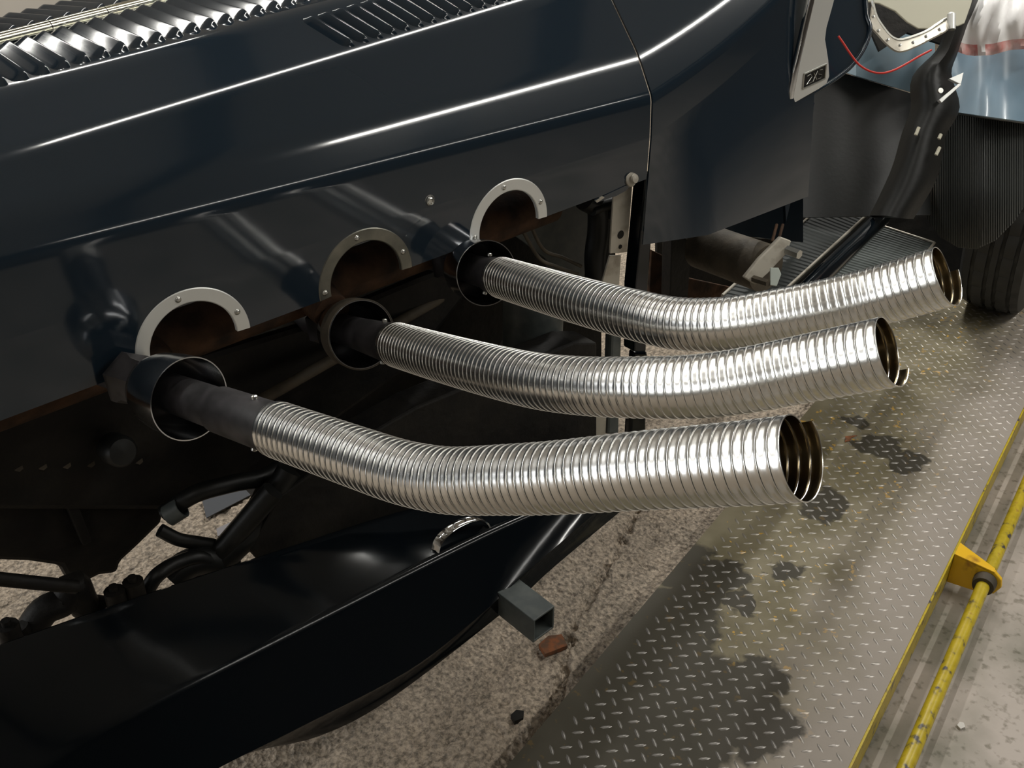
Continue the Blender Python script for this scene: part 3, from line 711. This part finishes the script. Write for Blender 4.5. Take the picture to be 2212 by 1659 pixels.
lathe('hose_clip', on_y(378, 1105, .085), nrm(on_y(420, 1068, .08) - on_y(355, 1110, .10)), [(-.012, .0135), (-.012, .016), (.012, .016), (.012, .0135)], M['tube'], car, 20)
# pipe elbow and cap glinting below the manifold
lathe('oil_cap', on_y(262, 975, .10), (.1, -1, .3), [(-.03, .022), (0, .022), (.006, .018), (.008, 0)], M['rubber'], car, 24)
# oil filter canister and its bowl
of = lathe('oil_filter', on_y(1150, 760, .16), (0, 0, 1), [(-.16, 0), (-.16, .045), (-.15, .055), (.0, .057), (.004, .062), (.012, .062), (.014, .056), (.14, .056), (.15, .045), (.15, 0)], M['tube'], car, 40)
tube('wire_band', [on_y(1150, 760, .16) + np.array([.06 * math.cos(a), .06 * math.sin(a), .02]) for a in np.linspace(-2.9, .6, 24)], .0016, M['steel'], of, 6)
# thin brake lines
rh('brake_pipe', [(1100, 445), (1130, 500), (1165, 558), (1200, 575), (1248, 592)], [.10, .10, .10, .10, .10], .0032, 'grimebrown')
rh('brake_pipe', [(1128, 432), (1148, 490), (1175, 540), (1215, 556), (1255, 575)], [.11, .11, .11, .11, .11], .0032, 'grimebrown')
# shaded flitch plate behind pipes
blk('flitch_plate', [(1085, 410), (1290, 410), (1262, 600), (1240, 700), (1190, 690), (1180, 560), (1100, 500)], .20, .004, M['tube'], bev=.001)
rh('coolant_hose', [(1262, 430), (1290, 450), (1292, 500), (1285, 560), (1290, 640)], [.13] * 5, .020)
rh('coolant_hose', [(1278, 452), (1322, 440), (1318, 470)], [.12] * 3, .012)
# aluminium strap bracket with latch at the rear of the hood
sb = extrude('hood_strap', [on_y(a, b, .03) for a, b in [(1326, 420), (1366, 400), (1361, 470), (1355, 545), (1318, 548), (1322, 480)]], (0, .004, 0), M['alu'], car, .001, 'dull aluminium strap with two dark holes')
for (a, b, r) in [(1341, 507, .0075), (1340, 533, .004)]:
    lathe('strap_hole', on_y(a, b, .0295), (0, -1, 0), [(0, r), (.0006, r * .95), (.0006, 0)], M['grime'], sb, 16)
blk('lower_strap', [(1318, 552), (1342, 552), (1338, 615), (1300, 615)], .04, .004, M['alu'], sb, .001)
blk('lower_strap', [(1276, 900), (1310, 898), (1308, 945), (1273, 945)], .05, .004, M['alu'], sb, .001)
lt = on_y(1363, 386, -.002)
lathe('latch_knob', lt, (0.1, -1, .25), [(-.010, .010), (-.002, .013), (.001, .013), (.003, .011), (.0035, .004), (.007, .004), (.0075, .008), (.010, .007), (.011, 0)], M['alu'], sb, 24)
extrude('latch_lip', [on_y(a, b, -.004) for a, b in [(1286, 432), (1350, 402), (1362, 398), (1352, 412), (1330, 424), (1288, 438)]], (0, .003, 0), M['paint'], sb)
extrude('latch_lip', [on_y(a, b, -.0045) for a, b in [(1286, 434), (1302, 424), (1306, 427), (1290, 438)]], (0, .003, 0), M['alu'], sb)
# square black post beside the strap and its bright corner
ps = blk('body_post', [(1396, 378), (1418, 376), (1400, 620), (1396, 760), (1370, 760), (1372, 620)], .06, .03, M['paint_dull'], bev=.003)
blk('post_edge', [(1398, 380), (1410, 380), (1400, 500), (1388, 500)], .057, .003, M['tube'], ps, .001)
blk('body_post_foot', [(1322, 700), (1345, 700), (1338, 940), (1312, 940)], .08, .02, M['tube'])
blk('body_post_foot', [(1372, 760), (1400, 760), (1396, 960), (1360, 960)], .10, .02, M['paint_dull'])
# gearbox crossmember behind hose three
blk('gearbox_cover', [(1010, 860), (1260, 870), (1210, 960), (1180, 985), (1060, 985), (1000, 960)], .10, .10, M['tube'], bev=.008)
# triangular gusset
blk('gusset', [(1446, 300), (1458, 360), (1440, 370), (1416, 378)], .12, .004, M['tube'], bev=.001)

# rear spring mount: drum, cheek plate, bolt, white tag
sp0, sp1 = at(1515, 530, 2.05), at(1655, 580, 1.92)
drum = tube('spring_drum', [sp0, sp1], .047, M['grimebrown'], car, 36, label='brown dusty cylindrical spring mount')
cheek = [(1688, 512), (1710, 520), (1700, 548), (1660, 590), (1632, 615), (1608, 600), (1640, 560)]
ck = extrude('cheek_plate', [at(a, b, 1.86) for a, b in cheek], nrm(sp0 - sp1) * .008, M['alu'], drum, .002, 'rust-speckled cheek plate')
tube('mount_bolt', [at(1700, 540, 1.86), at(1727, 550, 1.84)], .009, M['steel'], drum, 6)
tube('mount_bolt', [at(1628, 602, 1.86), at(1660, 612, 1.83)], .007, M['grimebrown'], drum, 6)
extrude('white_tag', [at(a, b, 1.83) for a, b in [(1664, 578), (1682, 578), (1688, 592), (1678, 618), (1664, 616)]], CW * .004, M['whitetag'], drum, .001, 'pale tag hanging at the mount')
blk('mount_flange', [(1482, 515), (1530, 488), (1548, 495), (1500, 530)], .33, .01, M['tube'])
blk('sill_plate', [(1485, 600), (1600, 625), (1598, 690), (1484, 690)], .45, .01, M['rust'], bev=.002)
blk('sill_plate', [(1408, 540), (1450, 560), (1448, 700), (1400, 700)], .40, .01, M['rust'], bev=.002)
blk('sill_post', [(1452, 480), (1496, 500), (1482, 700), (1446, 700)], .34, .03, M['grime'], bev=.002)
blk('underbody', [(1420, 430), (1760, 440), (1760, 640), (1420, 700)], .62, .01, M['grime'], bev=.002)
for dx in (0, 13):
    tube('brake_pipe', [at(1678 + dx, 485, 1.95), at(1668 + dx, 522, 1.93)], .003, M['rust'], car, 8)

# step plates with bright edges
def step(pts, z, inner):
    P = [on_z(a, b, z) for a, b in pts]
    s = extrude('step_plate', P, (0, 0, -.012), M['step2' if inner else 'step'], car, .001)
    # ribs across the tread
    P = np.array(P); n = 34; V = []; F = []
    for k in range(1, n):
        t = k / n; a = P[0] + (P[3] - P[0]) * t; b = P[1] + (P[2] - P[1]) * t; d = (P[3] - P[0]) / n * .22; i = len(V)
        V += [a - d, b - d, b + d, a + d, a - d * .4 + [0, 0, .0025], b - d * .4 + [0, 0, .0025], b + d * .4 + [0, 0, .0025], a + d * .4 + [0, 0, .0025]]
        F += [(i, i + 1, i + 5, i + 4), (i + 4, i + 5, i + 6, i + 7), (i + 3, i + 7, i + 6, i + 2), (i, i + 4, i + 7, i + 3), (i + 1, i + 2, i + 6, i + 5)]
    mesh('tread_ribs', V, F, M['step2' if inner else 'step'], s, kind='stuff')
    for a, b in ((0, 1), (1, 2), (0, 3)):
        tube('edge_strip', [P[a] + [0, 0, .002], P[b] + [0, 0, .002]], .0035, M['alu'], s, 8)
step([(1790, 432), (1872, 466), (1660, 660), (1560, 640)], .50, 0)
step([(1908, 490), (2018, 526), (1900, 680), (1745, 640)], .46, 1)
extrude('wheel_arch_liner', [at(a, b, 2.98) for a, b in [(1690, 430), (2086, 440), (2086, 600), (2040, 660), (1690, 690)]], CW * .02, M['grime'], car)
tube('sill_tube', [at(1905, 470, 2.42), at(1730, 640, 1.98)], .020, M['paint_dull'], car, 16)

# rear wing: pale blue top, ribbed black guard below, seen past the door post
def sheet(name, xs, top, bot, depf, m, parent, ny=14, label=None, rib=None, th=.004):
    G = []
    for px in xs:
        t0, b0 = top(px), bot(px); r = []
        for s in np.linspace(0, 1, ny):
            py = t0 + (b0 - t0) * s; d = depf(px, py) - (rib(px) if rib else 0); r.append(at(px, py, d))
        G.append(r)
    o = grid(name, G, m, parent, True, None, label); solid(o, th, -1); return o
wing = sheet('rear_wing', np.linspace(2028, 2330, 26), lambda x: 60, lambda x: 240 + (x - 2050) * .14,
             lambda x, y: 2.66 - .16 * math.sin(min(max((x - 2020) / 260, 0), 1) * math.pi) - .0006 * (y - 60), M['blue'], car, 14, 'glossy pale blue rear wing')
gbot = lambda x: np.interp(x, [1985, 2000, 2030, 2070, 2110, 2150, 2190, 2230, 2330], [400, 470, 512, 535, 538, 520, 480, 420, 300])
grd = sheet('wing_guard', np.linspace(1990, 2290, 241), lambda x: min(236 + (x - 2050) * .14, gbot(x) - 8), gbot,
            lambda x, y: 2.64 - .18 * math.sin(min(max((x - 1990) / 290, 0), 1) * math.pi) + .10 * max((y - 400) / 140, 0) ** 2,
            M['guard'], wing, 14, 'ribbed black stone guard', rib=lambda x: .0035 * (int(round((x - 1990) / 1.25)) % 4 in (1, 2)))
tube('guard_hem', [at(x, 240 + (x - 2050) * .14, 2.64 - .18 * math.sin((x - 1990) / 290 * math.pi) - .012) for x in np.linspace(2052, 2280, 20)], .006, M['guard'], wing, 8)
wi = sheet('inner_wing_top', np.linspace(1725, 2020, 20), lambda x: 20, lambda x: 158 + (x - 1830) * .30,
           lambda x, y: 2.62 + .0009 * abs(x - 1850) - .10 * math.sin((y - 20) / 200 * 2), M['blue_dim'], car, 12, 'slate blue inner panel above a dark lower panel')
sheet('inner_wing_lower', np.linspace(1725, 2010, 16), lambda x: 160 + (x - 1830) * .30, lambda x: 470 - (x - 1725) * .02,
      lambda x, y: 2.60 + .05 * ((x - 1900) / 150) ** 2 - .0002 * (y - 160), M['rubber'], wi, 12)
# dark scuttle side with a beaded edge
scp = catmull([(a, b, 0) for a, b in [(1868, -40), (1872, 30), (1880, 62), (1868, 102), (1840, 142), (1800, 174), (1752, 204), (1712, 232)]], 5)
sct = extrude('scuttle_side', [at(a, b, 2.10) for a, b in [(1700, -60)]] + [at(a, b, 2.10) for a, b, _ in scp] + [at(1690, 232, 2.10)], CW * .01, M['paint'], car)
tube('scuttle_bead', [at(a, b, 2.095) for a, b, _ in scp], .0045, M['paint'], sct, 10)
# near edge of the door opening, lit along its length
tube('door_bead', [at(a, b, 1.98) for a, b in [(1733, 10), (1722, 90), (1705, 150), (1686, 205), (1684, 222)]], .008, M['paint'], car, 10)
extrude('door_trim', [at(a, b, 2.2) for a, b in [(1735, 225), (1760, 222), (1728, 340), (1712, 420), (1698, 480), (1694, 400)]], CW * .02, M['paint'], car)
# black door post
pr_ = [(2112, -20), (2081, 52), (2060, 111), (2046, 161), (2064, 233), (2037, 285), (2029, 324), (2013, 389), (1965, 470)]
pl_ = [(2080, -20), (2050, 65), (2030, 114), (1978, 170), (1975, 233), (1955, 293), (1935, 363), (1905, 430), (1885, 470)]
dp = sheet('door_post', range(9), lambda i: 0, lambda i: 0, lambda a, b: 1, M['paint_dull'], car) if False else None
G = []
for (a, b), (c, d) in zip(catmull([(*p, 0) for p in pl_], 4)[:, :2], catmull([(*p, 0) for p in pr_], 4)[:, :2]):
    G.append([at(a + (c - a) * s, b + (d - b) * s, 2.36 - .05 * math.sin(math.pi * s)) for s in np.linspace(0, 1, 7)])
dp = grid('door_post', G, M['rubber'], car, True, None, 'black curved door post with chipped cream edges'); solid(dp, .01, -1)
for a, b in [((1985, 275), (1978, 292)), ((2030, 318), (2022, 335)), ((2028, 300), (2033, 290))]:
    tube('paint_chip', [at(*a, 2.29), at(*b, 2.29)], .004, M['cream'], dp, 6)
extrude('post_catch', [at(a, b, 2.28) for a, b in [(2028, 216), (2072, 180), (2077, 183), (2034, 222)]], CW * .01, M['ring'], dp, .001, 'silver catch plate')
extrude('post_catch', [at(a, b, 2.29) for a, b in [(2050, 170), (2082, 156), (2076, 182), (2066, 178)]], CW * .01, M['ring'], dp, .001)
lathe('catch_bolt', at(2030, 197, 2.27), -CW, [(0, .006), (.006, .006), (.006, 0)], M['steel'], dp, 12)
tube('sill_cable', catmull([at(a, b, 2.45) for a, b in [(1950, 462), (1965, 440), (1985, 424), (2004, 420)]], 5), .0028, M['steel'], dp, 8)

# cream shield with riveted bright flange, top right
shd = [(1862, -40), (1866, 2), (1900, 8), (1934, 24), (1960, 48), (1984, 62), (2010, 62), (2040, 50), (2056, 40), (2066, 58), (2084, 50), (2098, 10), (2112, -40)]
cs = extrude('seat_shield', [at(a, b, 2.30) for a, b in shd], CW * .006, M['cream'], car, .002, 'cream curved metal shield')
uo = catmull([(a, b, 0) for a, b in [(1876, 58), (1892, 74), (1912, 96), (1934, 112), (1955, 112), (1985, 100), (2012, 86), (2042, 70), (2050, 60)]], 5)
ui = catmull([(a, b, 0) for a, b in [(1884, 2), (1892, 34), (1908, 60), (1926, 80), (1946, 86), (1975, 78), (2004, 66), (2034, 46), (2050, 38)]], 5)
G = [[at(a[0] + (b[0] - a[0]) * s, a[1] + (b[1] - a[1]) * s, 2.24 + .03 * s) for s in np.linspace(0, 1, 5)] for a, b in zip(uo, ui)]
uf = grid('shield_flange', G, M['alu'], cs, True, None, 'riveted aluminium flange'); solid(uf, .004)
tube('flange_lip', [at(a, b, 2.262) for a, b, _ in ui], .0035, M['steel'], cs, 8)
for (a, b) in [(1886, 36), (1897, 66), (1917, 86), (1943, 98), (1972, 92), (2000, 79), (2029, 64)]:
    lathe('flange_rivet', at(a, b, 2.24), -CW, [(0, .004), (.003, .0035), (.004, .0)], M['steel'], cs, 10)
lathe('flange_post', at(2055, 45, 2.25), CU, [(-.02, .009), (.015, .009), (.018, .006), (.018, 0)], M['ring'], cs, 16)
extrude('seat_back_panel', [at(a, b, 2.5) for a, b in [(1870, -20), (2110, -20), (2090, 40), (2050, 100), (1960, 70), (1900, 110), (1878, 60)]], CW * .01, M['grime'], car)

# rear wheel tyre standing on the platform
tc_ = on_z(2140, 712, RAMP_Z); axw = RV
wc = np.array([tc_[0], tc_[1], RAMP_Z + .335]) + RU * .24 - CR * np.array([1, 1, 0]) * .035
def tyre():
    V = []; F = []; N = 120; pr = [(-.085, .20), (-.098, .25), (-.092, .30), (-.080, .325), (-.060, .334), (-.058, .326), (-.050, .326), (-.048, .335), (-.020, .336), (-.018, .327), (-.010, .327), (-.008, .336), (.008, .336), (.010, .327), (.018, .327), (.020, .336), (.048, .335), (.050, .326), (.058, .326), (.060, .334), (.080, .325), (.092, .30), (.098, .25), (.085, .20)]
    n = len(pr)
    for k in range(N):
        a = 2 * math.pi * k / N
        for (v, r) in pr:
            if r > .33 and k % 4 == 0: r -= .006
            V.append(wc + RV * v + RU * r * math.cos(a) + np.array([0, 0, r * math.sin(a)]))
    for k in range(N):
        for j in range(n - 1):
            k2 = (k + 1) % N; F.append((k * n + j, k2 * n + j, k2 * n + j + 1, k * n + j + 1))
    return mesh('rear_tyre', V, F, M['tyre'], car, True, 35, 'dark grooved rear tyre')
ty = tyre()
lathe('wheel_hub', wc - RV * .07, RV, [(0, 0), (0, .05), (.02, .08), (.03, .20), (.14, .20), (.14, 0)], M['grime'], ty, 48)

# ------------------------------------------------------------------ loose things
# plastic bag draped over the wing
def bag():
    top = lambda x: -80
    bt = lambda x: np.interp(x, [2058, 2066, 2080, 2100, 2140, 2180, 2212, 2340], [100, 112, 118, 121, 119, 108, 106, 100])
    lft = lambda y: np.interp(y, [-80, 0, 60, 95, 120], [2150, 2112, 2075, 2060, 2062])
    G = []
    for s in np.linspace(0, 1, 34):
        r = []
        for t in np.linspace(0, 1, 26):
            x = 2058 + (2340 - 2058) * s; y1 = bt(x); y = -80 + (y1 + 80) * t; x = x + (lft(y) - 2058) * (1 - s)
            d = 2.40 - .05 * math.sin(t * math.pi * .9) + .018 * math.sin(s * 19 + t * 5) * (t * .8 + .2) + .010 * math.sin(s * 41 - t * 11) + .05 * t ** 6 - .03 * math.exp(-((1 - t) / .08) ** 2)
            r.append(at(x, y, d))
        G.append(r)
    o = grid('plastic_bag', G, M['bag'], None, True); o.data.materials.append(M['redpink'])
    for p in o.data.polygons:
        j = p.index % 25; i = p.index // 25
        if j >= 22 - (2 if i > 20 else 0) and i not in (6, 7): p.material_index = 1
    solid(o, .003); tag(o, 'white plastic bag with red print draped over the pale blue rear wing', 'bag')
bag()
crd = tube('red_cord', catmull([at(a, b, 2.04 + .0002 * (a - 1810)) for a, b in [(1811, 78), (1822, 94), (1838, 118), (1856, 140), (1880, 154), (1905, 158), (1930, 152), (1958, 138), (1985, 122), (2012, 108)]], 6), .0022, M['red'], None, 8)
tag(crd, 'thin red cord hanging in a loop in front of the slate blue panel', 'cord')

# small debris
def chip(name, px, py, z, pts, h, m, label, cat):
    c = on_z(px, py, z)
    o = extrude(name, [c + np.array([a, b, 0]) * .001 for a, b in pts], (0, 0, h), m, None, .0006); tag(o, label, cat)
chip('rusty_wedge', 1190, 1398, .004, [(-28, -14), (22, -24), (34, 6), (10, 20), (-20, 14)], .010, M['orange'], 'orange rusty wedge lying on the concrete under the square tube', 'scrap')
chip('dry_leaf', 1832, 948, RAMP_Z + .001, [(-20, -4), (-5, -9), (10, -3), (30, -6), (14, 4), (2, 10), (-8, 3)], .002, M['orange'], 'small brown dry leaf on the chequer plate', 'leaf')
chip('white_pebble', 2075, 1570, .006, [(-9, -4), (2, -7), (9, 0), (5, 6), (-6, 5)], .005, M['stone'], 'small white pebble on the concrete right of the yellow rod', 'pebble')
chip('dark_stone', 1118, 1552, .002, [(-14, -8), (4, -12), (15, 0), (6, 11), (-10, 8)], .010, M['grime'], 'dark stone on the rough concrete beside the platform', 'stone')
chip('paper_scrap', 478, 1078, .004, [(-60, -50), (70, -30), (80, 60), (-30, 50)], .003, M['scrap'], 'grey blue scrap lying on the floor below the engine', 'scrap')
chip('paper_scrap', 500, 1140, .004, [(-40, -14), (40, -10), (34, 18), (-30, 14)], .004, M['scrap2'], 'pale curled scrap on the floor below the coolant hose', 'scrap')
